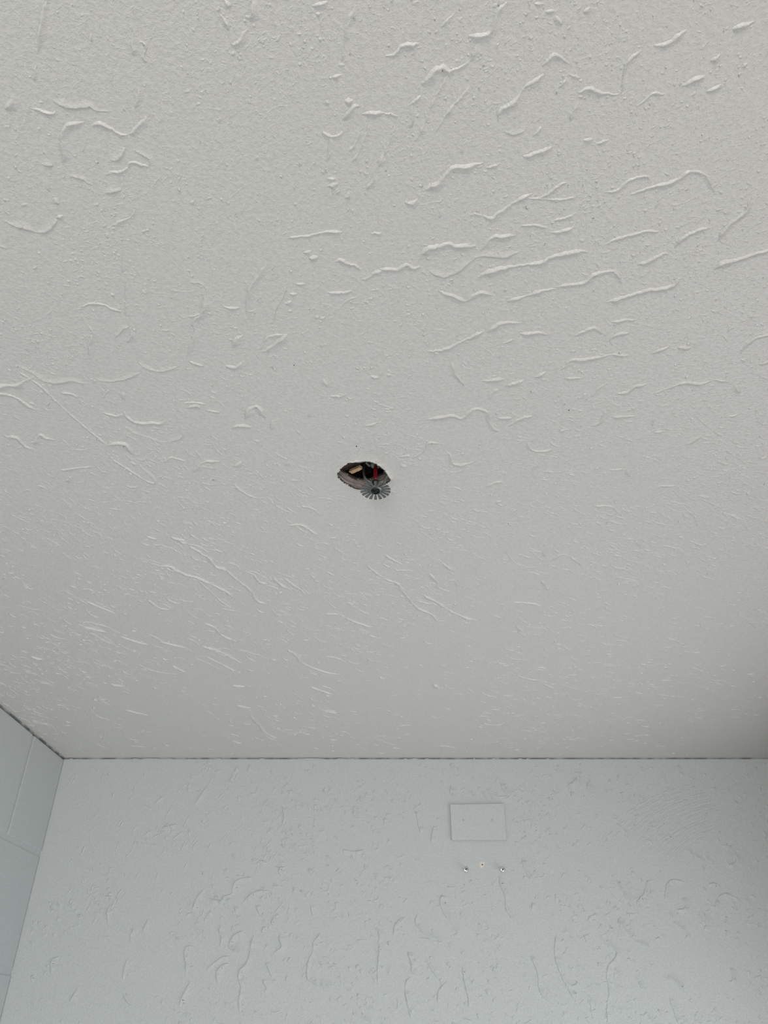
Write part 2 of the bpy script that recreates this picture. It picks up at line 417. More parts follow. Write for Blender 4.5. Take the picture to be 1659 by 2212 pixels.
# trowel ridges read off the photograph: (x offset, y offset, [(width, facing, points)]), two units per pixel
A = [(8,1,[(200,0),(185,50),(172,140),(160,230)]),(5,1,[(152,290),(145,350)]),(8,1,[(20,470),(45,440),(50,405)]),
 (8,1,[(130,465),(170,475),(215,487),(240,480)]),(9,0,[(230,440),(300,465),(345,465),(390,460),(420,480),(480,480)]),
 (9,1,[(272,710),(268,600),(275,550),(300,533),(340,530),(365,525)]),(9,1,[(395,545),(420,530),(460,543),(500,565),(525,583),(550,582)]),
 (9,1,[(560,580),(590,545),(615,525),(633,500)]),(8,0,[(525,600),(550,590)]),(8,0,[(475,690),(500,695),(515,680),(535,660),(540,635)]),
 (8,1,[(470,742),(520,738),(550,720),(557,700),(600,705),(640,720)]),(7,0,[(585,655),(620,670),(645,690),(640,715)]),
 (7,0,[(300,760),(345,770),(400,800)]),(8,0,[(455,835),(480,828),(500,825),(525,820)]),(8,1,[(480,975),(530,948),(565,935),(583,900)]),
 (8,0,[(20,955),(60,975),(110,985),(160,1003),(200,1000),(230,975),(250,950)]),(11,1,[(235,850),(255,880)]),(8,1,[(240,940),(270,930)]),
 (8,1,[(580,470),(590,430),(605,370)]),(6,1,[(575,240),(572,180),(580,120)]),(9,1,[(600,180),(630,190),(625,250),(635,265)]),
 (8,1,[(950,60),(985,105),(985,130)]),(10,1,[(1000,185),(1020,190),(1040,170),(1050,140),(1070,125)]),(10,1,[(1060,70),(1085,65),(1090,20),(1085,-10)]),
 (8,1,[(970,0),(1000,25)]),(8,1,[(1535,20),(1505,90),(1490,170),(1475,265)]),(9,1,[(1460,280),(1490,280)]),(10,1,[(1350,25),(1380,15),(1415,5)]),
 (8,1,[(1365,60),(1385,60)]),(8,1,[(1430,330),(1475,322)]),(9,1,[(1410,430),(1425,445)]),(10,1,[(1490,435),(1525,432)]),
 (8,1,[(1480,515),(1505,480),(1525,455),(1550,455)]),(9,1,[(1395,570),(1430,590),(1460,585),(1480,565)]),(6,1,[(1565,490),(1610,485),(1659,488)]),
 (6,1,[(1580,520),(1555,570),(1530,625),(1505,648)]),(6,1,[(1600,520),(1575,590),(1545,660),(1515,700)]),(6,1,[(1655,660),(1635,710),(1610,775),(1575,825)]),
 (9,1,[(1430,590),(1420,640),(1412,700)]),(8,1,[(1415,770),(1450,770)]),(8,1,[(1420,800),(1455,795)]),(9,1,[(1490,855),(1510,830)]),
 (6,1,[(1240,1030),(1275,1020),(1345,1015),(1400,1000),(1480,1000)]),(7,1,[(1440,1130),(1475,1120),(1505,1135),(1535,1145),(1560,1165)]),
 (7,1,[(1560,1205),(1590,1200),(1620,1175),(1659,1165)]),(8,1,[(1155,1130),(1120,1180),(1085,1230),(1070,1280),(1065,1340),(1060,1360)]),
 (6,1,[(1410,1260),(1460,1262),(1520,1258)]),(7,1,[(1600,1005),(1650,1005)]),(5,0,[(1240,1230),(1220,1290),(1190,1340),(1185,1390)]),
 (7,1,[(1280,1225),(1320,1225)]),(7,1,[(1250,1268),(1285,1268)]),(7,1,[(1230,1310),(1260,1300)]),(7,1,[(345,1325),(390,1310),(435,1310),(480,1330),(525,1345)]),
 (4,1,[(545,1385),(540,1300),(545,1220)]),(4,1,[(530,1100),(528,1180)]),(5,1,[(820,1370),(870,1350),(885,1340)]),(5,0,[(820,1220),(865,1225),(890,1250)]),
 (6,1,[(960,1320),(1000,1330),(1035,1328)]),(7,0,[(180,710),(230,715)]),(4,1,[(170,740),(200,770),(215,830)]),(7,1,[(1310,1090),(1345,1085)]),(7,1,[(1335,1112),(1375,1110)])]
B = [(11,1,[(530,10),(490,45),(475,80),(460,125),(440,150),(400,155),(365,155)]),(11,1,[(365,265),(335,285),(300,300),(280,305),(265,290),(240,290),(200,320),(160,360)]),
 (9,1,[(370,265),(385,225),(410,185)]),(7,1,[(245,115),(270,85),(310,50)]),(9,1,[(5,240),(45,230),(70,200),(110,190),(150,187)]),(9,1,[(105,455),(140,425),(160,415)]),
 (8,1,[(120,450),(125,510),(110,555)]),(6,1,[(270,330),(240,380),(210,440),(185,500),(150,580),(130,610)]),(6,1,[(370,370),(330,420),(290,460),(255,510),(215,580)]),
 (6,1,[(50,530),(25,600),(10,640),(0,670)]),(7,1,[(0,490),(30,490),(60,500)]),(10,1,[(490,525),(490,490),(510,465),(555,440),(585,410),(605,375),(650,345),(690,320)]),
 (9,1,[(680,285),(705,260),(730,235),(760,240),(810,280)]),(10,1,[(840,400),(885,380),(950,400),(1000,408),(1020,395),(1030,340),(1045,270),(1085,235),(1110,215)]),
 (8,1,[(800,525),(815,480),(840,430)]),(7,1,[(800,320),(845,335)]),(5,1,[(750,380),(790,335)]),(10,1,[(1165,195),(1220,185),(1260,155),(1305,130)]),
 (10,1,[(1505,125),(1550,105),(1600,90)]),(8,1,[(1090,460),(1125,430),(1160,400),(1210,405)]),(8,1,[(1285,370),(1330,345),(1385,330)]),(9,1,[(1390,395),(1430,380),(1455,365)]),
 (10,1,[(165,825),(200,800),(235,785),(270,740),(305,715),(340,720),(390,710),(430,700)]),(6,1,[(440,725),(500,705)]),(8,1,[(600,675),(650,660),(725,635)]),
 (9,1,[(90,870),(120,875),(145,857)]),(9,1,[(425,930),(460,940),(500,915),(540,885),(600,850),(640,835)]),(6,1,[(640,860),(690,845),(760,795),(790,790)]),
 (4,1,[(620,855),(760,860),(825,850)]),(6,1,[(235,940),(248,900)]),(5,1,[(385,920),(425,930)]),(10,1,[(150,1110),(165,1085),(200,1065),(245,1060),(275,1048),(310,1058),(395,1060)]),
 (9,1,[(415,1080),(440,1050),(470,1020),(510,1018),(570,1015)]),(8,1,[(-20,1160),(55,1160),(95,1140),(130,1155),(155,1150)]),
 (10,1,[(405,1195),(450,1170),(520,1155),(600,1140),(680,1132),(725,1105),(780,1095),(855,1080),(885,1090)]),
 (7,0,[(190,1170),(250,1195),(305,1180),(360,1140),(400,1110),(450,1105),(520,1110),(590,1085)]),(7,1,[(720,955),(780,940),(830,918)]),(8,1,[(715,1003),(770,995),(820,978)]),
 (5,1,[(590,975),(650,970),(710,985)]),(6,1,[(945,1060),(1000,1030),(1060,1015),(1140,995),(1185,1000)]),(7,1,[(1255,1075),(1262,1050),(1300,1020),(1360,990),(1410,980)]),
 (8,1,[(1440,1040),(1460,1000),(1510,950),(1560,910),(1575,860),(1600,835)]),(8,1,[(1420,1165),(1460,1135),(1520,1120),(1570,1105),(1610,1090),(1690,1070)]),
 (8,1,[(1095,1140),(1140,1125),(1200,1095),(1230,1095)]),(8,1,[(235,1255),(290,1275),(355,1300)]),(7,1,[(355,1305),(380,1275),(430,1260),(465,1275)]),
 (8,1,[(530,1300),(600,1280),(680,1255),(740,1248)]),(8,1,[(745,1240),(800,1228),(860,1220),(900,1185),(950,1172),(1000,1175),(1030,1220)]),
 (8,1,[(960,1305),(1040,1280),(1120,1255),(1200,1245),(1245,1230),(1275,1200),(1300,1205)]),(6,1,[(955,830),(1005,820),(1060,775),(1130,760),(1150,775)]),
 (7,1,[(1060,840),(1140,810),(1250,780),(1320,740),(1390,755),(1430,830)]),(8,1,[(860,605),(900,600)]),(6,1,[(915,620),(970,600)]),(6,1,[(640,590),(680,545)]),
 (5,1,[(1170,900),(1185,860),(1200,850)]),(6,0,[(520,570),(560,580),(610,565)]),(6,1,[(330,660),(345,620),(360,605)]),(9,1,[(650,15),(690,15)]),(9,1,[(695,50),(735,45)]),
 (8,1,[(740,70),(770,105)]),(10,1,[(860,50),(890,30)]),(9,1,[(1540,290),(1570,275)]),(9,1,[(1410,260),(1450,235)])]
Cc = [(5,0,[(495,265),(530,225),(560,210)]),(6,1,[(545,280),(560,260),(568,225)]),(5,1,[(345,155),(375,200),(400,240),(385,280),(385,340)]),
 (7,0,[(60,372),(140,410),(180,440),(240,455),(310,445),(380,460)]),(6,0,[(415,440),(480,448),(550,435),(610,408)]),(7,0,[(595,365),(630,390),(680,405),(740,395),(775,380)]),
 (7,1,[(810,335),(825,280),(838,240),(835,185),(870,150),(890,60)]),(9,1,[(1005,300),(1015,270),(1050,245)]),(8,1,[(1130,320),(1170,295),(1215,260),(1245,240)]),
 (4,1,[(1125,310),(1150,260),(1190,245),(1230,245)]),(8,1,[(975,380),(1015,383),(1045,365)]),(4,1,[(815,360),(880,380)]),(6,1,[(440,520),(470,480)]),(6,1,[(530,490),(540,530)]),
 (6,1,[(265,495),(310,500),(335,515)]),(5,1,[(440,580),(500,595),(530,585)]),(8,1,[(530,560),(550,600),(600,625),(650,625),(700,625),(720,600)]),
 (4,0,[(540,640),(580,670),(640,690),(700,710),(760,700),(790,680),(780,640)]),(6,1,[(795,540),(840,537),(890,545)]),(6,1,[(800,560),(850,550),(865,570)]),(5,1,[(890,570),(950,580)]),
 (8,1,[(1000,655),(1015,640),(1050,635),(1085,645)]),(8,1,[(1060,610),(1075,565),(1110,552),(1135,575),(1150,605)]),(6,1,[(1170,660),(1175,620),(1200,615)]),
 (6,1,[(10,685),(70,688),(110,725),(140,745)]),(5,1,[(145,720),(170,675),(200,690),(240,700)]),(4,1,[(75,400),(180,470),(250,540),(340,620),(400,670),(460,720)]),
 (8,1,[(455,725),(500,712),(550,720),(580,765)]),(7,1,[(830,840),(870,800),(900,790),(950,793)]),(6,1,[(1005,815),(1045,795)]),(5,1,[(700,800),(740,775),(800,790)]),
 (5,1,[(260,830),(340,820),(400,815)]),(4,1,[(480,780),(560,830),(640,880),(670,875),(600,810)]),(5,1,[(1390,430),(1420,470)]),(7,1,[(1425,510),(1480,508),(1500,495)]),
 (7,1,[(1600,425),(1640,430)]),(4,1,[(1010,890),(1060,930),(1120,955)]),(5,1,[(1240,1070),(1300,1065),(1350,1095),(1370,1110)]),(6,1,[(1330,600),(1340,575)]),(5,1,[(1230,810),(1250,790)]),
 (5,1,[(1575,640),(1630,625)]),(6,1,[(630,1115),(680,1130)]),(6,1,[(740,1120),(800,1135)]),(7,1,[(820,1160),(870,1185)]),(4,1,[(1300,985),(1350,995),(1385,1025)])]
Dd = [(8,1,[(185,315),(250,310),(310,285),(370,255),(435,228)]),(8,1,[(440,235),(480,205),(530,190),(585,195)]),(7,1,[(585,240),(670,235),(710,245)]),(5,1,[(500,285),(545,270),(560,262)]),
 (6,1,[(820,250),(860,230),(910,215),(945,240)]),(6,1,[(985,290),(975,265),(1000,245),(1060,235)]),(6,1,[(980,190),(1050,180),(1090,182)]),(7,1,[(1155,325),(1190,310),(1230,295)]),
 (7,1,[(1270,300),(1325,300)]),(7,1,[(1535,330),(1560,290),(1600,260),(1690,235)]),(7,1,[(1620,372),(1680,350)]),(7,1,[(290,360),(310,410),(330,440),(350,465)]),
 (6,1,[(525,465),(570,450),(605,440)]),(6,1,[(650,428),(700,405)]),(5,1,[(425,445),(480,438),(520,435)]),(4,0,[(460,530),(465,500),(500,480)]),
 (6,1,[(755,400),(780,380),(800,355),(860,350),(940,338),(1000,330),(1060,335)]),(5,1,[(890,515),(920,480),(960,455)]),(5,1,[(1000,500),(1050,490),(1080,468),(1135,460)]),
 (5,1,[(1160,500),(1240,470),(1300,450),(1370,455),(1430,440),(1510,455)]),(7,1,[(1515,460),(1540,495)]),(5,1,[(780,430),(860,432)]),
 (7,1,[(185,610),(240,600),(290,593),(335,603),(365,575),(400,563),(450,580),(455,620),(495,665)]),(6,1,[(490,605),(555,602)]),(5,1,[(530,640),(590,605),(640,595)]),(5,1,[(755,665),(790,650)]),
 (5,1,[(890,640),(930,620),(955,570)]),(5,1,[(985,600),(1090,595)]),(6,1,[(120,780),(170,745),(195,710),(240,715)]),(6,1,[(265,745),(290,770),(300,800),(340,805),(395,790)]),
 (5,1,[(620,705),(635,740),(680,748),(725,740)]),(4,1,[(630,840),(665,800)]),(5,1,[(970,830),(1030,825)]),(5,1,[(1050,830),(1065,860)]),(5,1,[(440,900),(480,882),(520,880)]),
 (4,1,[(1170,910),(1200,898),(1260,898)]),(5,1,[(905,985),(980,985),(1010,1015)]),(5,1,[(1165,668),(1210,660)]),(5,1,[(1300,720),(1370,680)]),(5,1,[(60,772),(110,766)]),(4,1,[(390,1015),(430,1000)]),
 (5,1,[(1160,640),(1165,600)]),(5,1,[(1480,600),(1530,590)]),(5,1,[(1435,790),(1490,805)])]
Ee = [(5,1,[(830,60),(870,90),(905,110),(935,145),(975,160),(1010,190),(1040,215),(1085,250),(1110,290),(1150,310)]),(6,1,[(680,145),(735,145),(770,165),(800,180),(855,195),(920,225),(980,255),(1010,280)]),
 (7,1,[(775,30),(810,50)]),(4,1,[(370,295),(440,325),(500,350)]),(4,1,[(850,200),(960,300),(1000,325)]),(5,1,[(1060,165),(1100,185),(1120,210),(1160,222)]),(5,1,[(1180,190),(1210,220),(1260,250)]),
 (5,1,[(1225,195),(1290,240),(1325,270)]),(7,1,[(355,405),(400,415),(440,425),(460,432)]),(5,1,[(520,448),(570,465),(640,485)]),(5,1,[(880,390),(930,410),(955,440),(1010,465)]),
 (4,1,[(640,290),(690,325),(735,330),(700,305)]),(4,1,[(870,490),(940,510),(1010,545),(1045,565)]),(4,1,[(690,470),(810,500)]),(4,1,[(890,535),(970,575),(1020,600)]),
 (4,1,[(1240,505),(1275,525),(1310,565),(1400,600),(1470,615)]),(5,1,[(1085,790),(1115,825),(1150,865),(1200,890)]),(5,1,[(1585,140),(1610,160),(1650,190)]),(5,1,[(1500,300),(1530,315)]),
 (4,1,[(1400,350),(1470,355),(1520,380),(1610,410)]),(5,1,[(130,535),(190,550)]),(5,1,[(480,655),(540,665)]),(4,1,[(1000,660),(1060,665)]),(4,1,[(1340,665),(1440,700)]),(4,1,[(1020,745),(1090,760)]),
 (4,1,[(1400,770),(1460,780)]),(6,1,[(745,575),(805,605)]),(4,1,[(540,765),(640,790)]),(5,1,[(1310,160),(1340,155)])]
Ff = [(5,1,[(690,70),(695,105)]),(5,1,[(700,125),(740,105),(780,95),(830,120),(860,145)]),(5,1,[(250,130),(280,150),(315,175)]),(5,1,[(195,175),(225,205),(235,245)]),(4,1,[(275,215),(300,205),(320,235)]),
 (5,1,[(0,200),(60,220),(80,250),(140,320),(200,350),(240,385)]),(5,1,[(170,270),(230,300),(280,335),(340,362),(400,380)]),(5,1,[(680,205),(715,250)]),(5,1,[(570,400),(600,430)]),
 (5,1,[(1530,350),(1580,385),(1610,410)]),(5,1,[(215,655),(245,675)]),(4,1,[(550,300),(640,305),(680,320)])]
KH = 0.95
for ox, oy, S in ((0,0,A),(830,0,B),(0,600,Cc),(830,600,Dd),(0,1150,Ee),(830,1150,Ff)):
    for w, lit, pts in S:
        px = [(ox + x / 2.0, oy + y / 2.0) for x, y in pts]
        q = [on_ceiling(*p) for p in px]
        mid = px[len(px) // 2]; ps = px_size_ceiling(*mid)
        wm = (w / 2.0 + 0.3) * ps
        CE.add(q, wm, wm * KH * (1.0 if lit else 0.8), (0.15, -1.0) if lit else (-0.15, 1.0), 'step', 0.28, jit=0.20)

# lesser trowel marks: flecks, crumbs and drag lines, following the sweep of the trowel
ctl = [(200,200,-70,.2),(800,250,-62,.8),(1200,250,-45,.9),(1550,200,-35,.9),(150,520,-10,.8),(600,500,-55,.3),(1000,600,-25,1.),(1450,550,-15,1.),(250,850,38,1.),(600,900,35,.7),
       (1000,850,-12,.8),(1450,850,-8,1.),(150,1150,28,1.3),(500,1200,26,1.3),(900,1150,14,.7),(1300,1150,20,.9),(1600,1150,30,1.1),(200,1400,20,1.1),(600,1450,20,1.),(1100,1400,12,.8),(1550,1350,18,.9),
       (400,1580,8,.5),(900,1580,3,.5),(1400,1580,3,.5)]
ctl = np.array(ctl, float)
def sweep(px, py):
    d2 = (ctl[:, 0] - px) ** 2 + (ctl[:, 1] - py) ** 2 + 60 ** 2; w = d2 ** -1.5
    return float((w @ ctl[:, 2]) / w.sum()), float((w @ ctl[:, 3]) / w.sum())
def clump(px, py):
    return mnoise.noise((px / 150.0, py / 110.0, 1.3)) + 0.5 * mnoise.noise((px / 55.0, py / 45.0, 7.7))
made = 0; tries = 0
while made < 11000 and tries < 90000:
    tries += 1
    px = rng.uniform(-160, 1820); py = rng.uniform(-220, 1632)
    ang, dens = sweep(px, py)
    low = min(1.0, max(0.0, (py - 700) / 500.0))            # 0 near the viewer, 1 far away
    if rng.random() > dens * (0.55 + 0.8 * clump(px, py)) : continue
    a = math.radians(ang + rng.normal(0, 26 - 17 * low))
    drag = rng.random() < 0.25 + 0.45 * low
    L = rng.lognormal(2.9 if drag else 1.75, 0.5) * (1.0 - 0.15 * low)
    n = 3 if L < 14 else 5
    t = np.linspace(-0.5, 0.5, n); bend = rng.normal(0, 0.12) * L
    xs = px + np.cos(a) * L * t - np.sin(a) * bend * (t * t * 4); ys = py + np.sin(a) * L * t + np.cos(a) * bend * (t * t * 4)
    if ys.max() > 1633: continue
    q = [on_ceiling(x, y) for x, y in zip(xs, ys)]
    if any(near_hole(p) for p in q) or min(p[0] for p in q) < XL + 0.004 or max(p[0] for p in q) > XR: continue
    ps = px_size_ceiling(px, py)
    w = (rng.uniform(1.0, 2.2) if drag else rng.uniform(1.6, 3.8)) * (1.0 - 0.2 * low) * ps
    CE.add(q, w, w * (0.32 + 0.45 * low if drag else 0.55 + 0.2 * low) * rng.uniform(0.5, 1.2), (0, -1) if rng.random() < 0.8 else (0, 1), 'step' if drag else 'ridge')
    made += 1
# the same kind of ridges over the rest of the ceiling
def in_frame(x, y):
    zc = y * cp + H * sp
    if zc < 0.05: return False
    u = CX + F * x / zc; v = CY - F * (-y * sp + H * cp) / zc
    return -60 < u < 1720 and -60 < v < 1700
made = 0
while made < 2600:
    x = rng.uniform(XL + 0.03, XR - 0.03); y = rng.uniform(-0.9, D - 0.03)
    if in_frame(x, y): continue
    big = rng.random() < 0.13
    L = rng.uniform(0.02, 0.07) if big else rng.lognormal(-4.9, 0.5); n = 6 if big else 3
    a = rng.normal(0.35, 0.5); p = [(x, y)]
    for i in range(n):
        a += rng.normal(0, 0.35 if big else 0.2); p.append((p[-1][0] + math.cos(a) * L / n, p[-1][1] + math.sin(a) * L / n))
    if any(q[0] < XL + 0.01 or q[0] > XR - 0.01 or q[1] > D - 0.01 for q in p): continue
    w = rng.uniform(0.0010, 0.0018) if big else rng.uniform(0.0006, 0.0013)
    CE.add(p, w, w * (0.9 if big else 0.55), (0.1, -1), 'step' if big else 'ridge'); made += 1
# torn skin standing proud round the hole, its bright rim put into a paler colour
SK = Relief(lambda x, y, z: (x, y, ZTOP - 0.0006 - z), (0, 0, -1))
for i0, i1, w_, h_ in ((1, 7, 0.0011, 0.0010), (6, 12, 0.0014, 0.0013), (15, 20, 0.0010, 0.0010), (19, 25, 0.0015, 0.0016), (31, 36, 0.0006, 0.0004)):
    SK.add([tuple(p + (p - hc).normalized() * 0.0010) for p in hole[i0:i1]], w_, h_, (0, -1), 'ridge', 0.5, jit=0.2)
SK.build('torn_skin_lip', M_lip, ceiling, 'torn skin of paint round the hole rim, coloured paler as a bright rim')
CE.build('trowel_ridges', M_ceil, ceiling, 'raised trowel ridges and crumbs of plaster')

# back wall: lapped plaster edges that turn away from the doorway light
WL = Relief(lambda x, z, h: (x, D - h, z), (0, -1, 0))
G = [[(1020,245),(1025,290),(1020,320)],[(790,410),(810,395)],[(800,450),(820,480)],[(1015,548),(1003,525),(1010,508),(1030,505)],[(1145,540),(1135,520),(1145,505)],[(910,490),(930,478),(960,490)],
 [(630,690),(640,660),(660,625),(680,600)],[(700,640),(750,650),(770,630),(800,620),(805,590),(820,565),(860,550),(890,552)],[(775,685),(765,665),(780,650),(800,640)],[(850,660),(870,635),(910,610),(960,607)],
 [(905,670),(915,700),(930,720),(945,725)],[(810,680),(825,720),(835,730)],[(980,760),(972,745),(985,720),(1005,710)],[(930,790),(935,770),(955,765)],[(750,850),(755,810),(745,790),(755,755)],
 [(850,870),(820,870),(795,860),(790,840),(810,800),(850,780)],[(880,860),(885,830),(895,800)],[(1010,790),(1005,820),(1015,850),(990,870),(975,890)],[(605,965),(600,920),(595,880),(605,850),(635,845)],
 [(690,950),(730,915),(760,895),(790,890)],[(745,1015),(735,990),(740,950),(770,925),(795,925)],[(880,860),(870,910),(840,945),(830,965),(830,1000),(840,1020),(835,1060),(830,1090),(835,1130)],
 [(945,920),(960,950),(975,985)],[(940,1045),(950,1030),(935,1000),(940,985)],[(1185,790),(1155,830),(1150,870),(1130,920),(1125,980),(1150,1005),(1200,1025),(1250,1020)],[(1140,670),(1150,720)],
 [(1235,700),(1250,680),(1245,655)],[(1430,770),(1440,820),(1435,890),(1430,950),(1430,1010)],[(1560,870),(1575,920),(1580,960),(1610,970)],[(1500,800),(1505,760),(1540,720)],
 [(1615,360),(1605,320),(1600,290),(1590,265)],[(1460,330),(1455,295)],[(1330,440),(1370,430)],[(1280,430),(1340,440)],[(575,1115),(580,1080),(600,1040),(620,1000)],[(330,990),(335,950),(350,900)],
 [(265,750),(262,700),(275,670)],[(20,970),(22,910),(60,890)],[(100,1085),(140,1020)],[(330,1060),(350,1090),(375,1105)],[(415,785),(440,730)],[(360,810),(375,770)],[(790,135),(810,100),(825,70)],
 [(870,90),(880,60)],[(500,335),(560,320)],[(610,180),(615,145)],[(640,235),(690,160)],[(465,235),(500,200)],[(1555,1050),(1560,1100),(1575,1160)],[(1555,1000),(1570,980)],[(1030,1180),(1040,1140)],[(1370,1160),(1410,1180)]]
Hh = [[(285,155),(285,190),(300,200)],[(500,140),(515,180),(540,200),(500,215)],[(440,170),(460,200),(470,220)],[(420,180),(445,220)],[(800,180),(795,150),(815,140),(830,115)],[(890,190),(875,160),(885,130)],
 [(805,180),(810,210)],[(200,400),(210,340),(225,330)],[(155,360),(150,330)],[(495,540),(500,580),(520,630),(525,690),(545,720),(570,750)],[(590,470),(600,500),(620,540),(640,570)],[(635,695),(640,660)],
 [(1165,560),(1135,570),(1120,620),(1090,660),(1110,685)],[(1210,650),(1220,580),(1250,560),(1300,570)],[(1400,580),(1430,575),(1450,590)],[(1000,560),(1020,600),(1045,640),(1065,660)],
 [(1430,690),(1440,640),(1480,620),(1540,650)],[(1265,690),(1300,680),(1280,640)],[(1380,780),(1390,740),(1370,700)],[(740,800),(735,880),(750,940),(780,1010),(820,1080)],[(630,890),(660,960),(670,1040),(710,1090)],
 [(250,620),(240,660),(265,720),(300,750)],[(40,800),(50,760),(90,720)],[(140,710),(135,750),(170,790),(240,820)],[(150,810),(200,815)],[(100,870),(115,920),(125,965)],[(95,990),(90,1040),(100,1090),(120,1150)],
 [(185,920),(210,960),(240,990)],[(335,935),(345,1000),(360,1060),(365,1120)],[(230,1090),(235,1040),(270,1000)],[(435,1040),(450,1060)],[(340,1160),(380,1170)],
 [(965,1180),(960,1120),(970,1050),(960,980),(970,930),(995,900),(1000,870),(950,840)],[(1095,1000),(1110,1030)],[(1200,980),(1260,1010),(1295,1050)],[(1230,1070),(1250,1130),(1270,1185)],[(1490,1000),(1505,990),(1495,940)],
 [(860,800),(880,840)],[(1020,720),(1010,750),(1050,790),(1090,830),(1150,860)],[(1000,320),(1030,345),(1050,370)],[(1130,390),(1160,410)],[(1290,430),(1340,460),(1390,485)],
 [(1480,462),(1515,460),(1520,480),(1490,495),(1478,470)],[(1300,820),(1305,790),(1250,750)],[(880,740),(885,720),(910,712)]]
FACE_W = (-1.0, 0.25)
for ox, oy, S in ((100, 1620, G), (830, 1620, Hh)):
    for pts in S:
        px = [(ox + x / 2.0, oy + y / 2.0) for x, y in pts]; q = [on_back(*p) for p in px]
        ps = px_size_back(*px[0]); wm = 1.6 * ps
        WL.add(q, wm, wm * 1.3, FACE_W, 'lap', 0.3, jit=0.26)
# fan of trowel sweeps at the upper right
for k in range(26):
    t = k / 25.0; ln = rng.uniform(0.6, 1.0); s0 = rng.uniform(0, 1 - ln)
    base = np.array([(1000,318),(1060,262),(1140,212),(1240,172),(1340,146),(1420,132)], float)
    off = np.array([230 * t, 150 * t])
    pts = base * [1, 1 + 0.1 * t] + off + rng.normal(0, 3, (1, 2))
    n = len(pts); i0, i1 = int(s0 * n), max(int((s0 + ln) * n), int(s0 * n) + 3)
    q = [on_back(830 + x / 2.0, 1620 + y / 2.0) for x, y in pts[i0:i1]]
    if len(q) > 1: WL.add(q, 0.0019, 0.0007, (-0.5, 1), 'ridge', 0.5, jit=0.3)
# small curls and nicks everywhere
made = 0; tries = 0
while made < 2300 and tries < 30000:
    tries += 1
    px = rng.uniform(60, 1850); py = rng.uniform(1645, 2450)
    c = mnoise.noise((px / 140.0, py / 120.0, 21.0)) + 0.4 * mnoise.noise((px / 50.0, py / 45.0, 3.1))
    left_top = (px < 420) * 0.35
    if rng.random() > 0.42 + 0.8 * c - left_top: continue
    if 960 < px < 1105 and 1725 < py < 1900: continue
    a = rng.uniform(0, 2 * math.pi) if px > 450 else math.radians(-62 + rng.normal(0, 16)); L = rng.lognormal(2.2, 0.6); n = max(3, int(L / 3.5)); st_ = L / n
    curl = rng.normal(0, 0.35); p = [(px, py)]
    for i in range(n):
        a += curl + rng.normal(0, 0.35); p.append((p[-1][0] + math.cos(a) * st_, p[-1][1] + math.sin(a) * st_))
    q = [on_back(*u) for u in p]
    if min(x for x, z in q) < XL + 0.01 or max(x for x, z in q) > XR - 0.005 or max(z for x, z in q) > ZTOP - 0.01: continue
    ps = px_size_back(px, py); w = rng.uniform(0.7, 1.1) * ps
    WL.add(q, w, w * rng.uniform(0.7, 1.3), FACE_W, 'lap', 0.5, jit=0.35); made += 1
# drag lines at the upper left of the wall
for k in range(170):
    px = rng.uniform(150, 640); py = rng.uniform(1650, 1990)
    if rng.random() > 0.5 + clump(px + 900, py): continue
    a = math.radians(-58 + rng.normal(0, 10)); L = rng.uniform(12, 34)
    q = [on_back(px + math.cos(a) * L * t, py + math.sin(a) * L * t) for t in (-0.5, 0, 0.5)]
    if max(z for x, z in q) > ZTOP - 0.008: continue
    WL.add(q, 0.0016, 0.0007, FACE_W, 'ridge', 0.4)
WL.build('lapped_plaster_edges', M_wall, wall_back, 'curling lapped edges of wall plaster')

# crumbs of caulk along the joint under the ceiling
for (pa, pb) in ((150,158),(285,300),(308,346),(360,372),(470,478),(560,572),(640,700),(728,742),(756,766),(872,880),(888,902),(918,926),(1062,1070),(1118,1128),(1136,1142),(1180,1186)):
    xa, xb = on_ceiling(pa, 1637)[0], on_ceiling(pb, 1637)[0]
    bm = bmesh.new(); n = 8
    for i in range(n):
        t = i / (n - 1); e = 0.25 + 0.75 * math.sin(math.pi * t); r = 0.0014 * e * random.uniform(0.7, 1.15)
        x = xa + (xb - xa) * t
        for k in range(6):
            th = 2 * math.pi * k / 6
            bm.verts.new((x, D - 0.0012 + r * 0.9 * math.cos(th) * -1, ZTOP - 0.0022 + r * 0.8 * math.sin(th)))
    bm.verts.ensure_lookup_table()
    for i in range(n - 1):
        for k in range(6):
            bm.faces.new((bm.verts[i * 6 + k], bm.verts[i * 6 + (k + 1) % 6], bm.verts[i * 6 + 6 + (k + 1) % 6], bm.verts[i * 6 + 6 + k]))
    bmesh.ops.recalc_face_normals(bm, faces=bm.faces[:])
    obj('caulk_crumb', bm, M_caulk, wall_back, True)

# ------------------------------------------------------------------ fire sprinkler head
DROP = 0.021
sx, sy = on_ceiling(811, 1059, H - DROP)
SPR = tag(empty('sprinkler_head', (sx, sy, ZTOP - DROP)), 'grey pendent fire sprinkler with red glass bulb hanging through the ceiling hole', 'sprinkler')
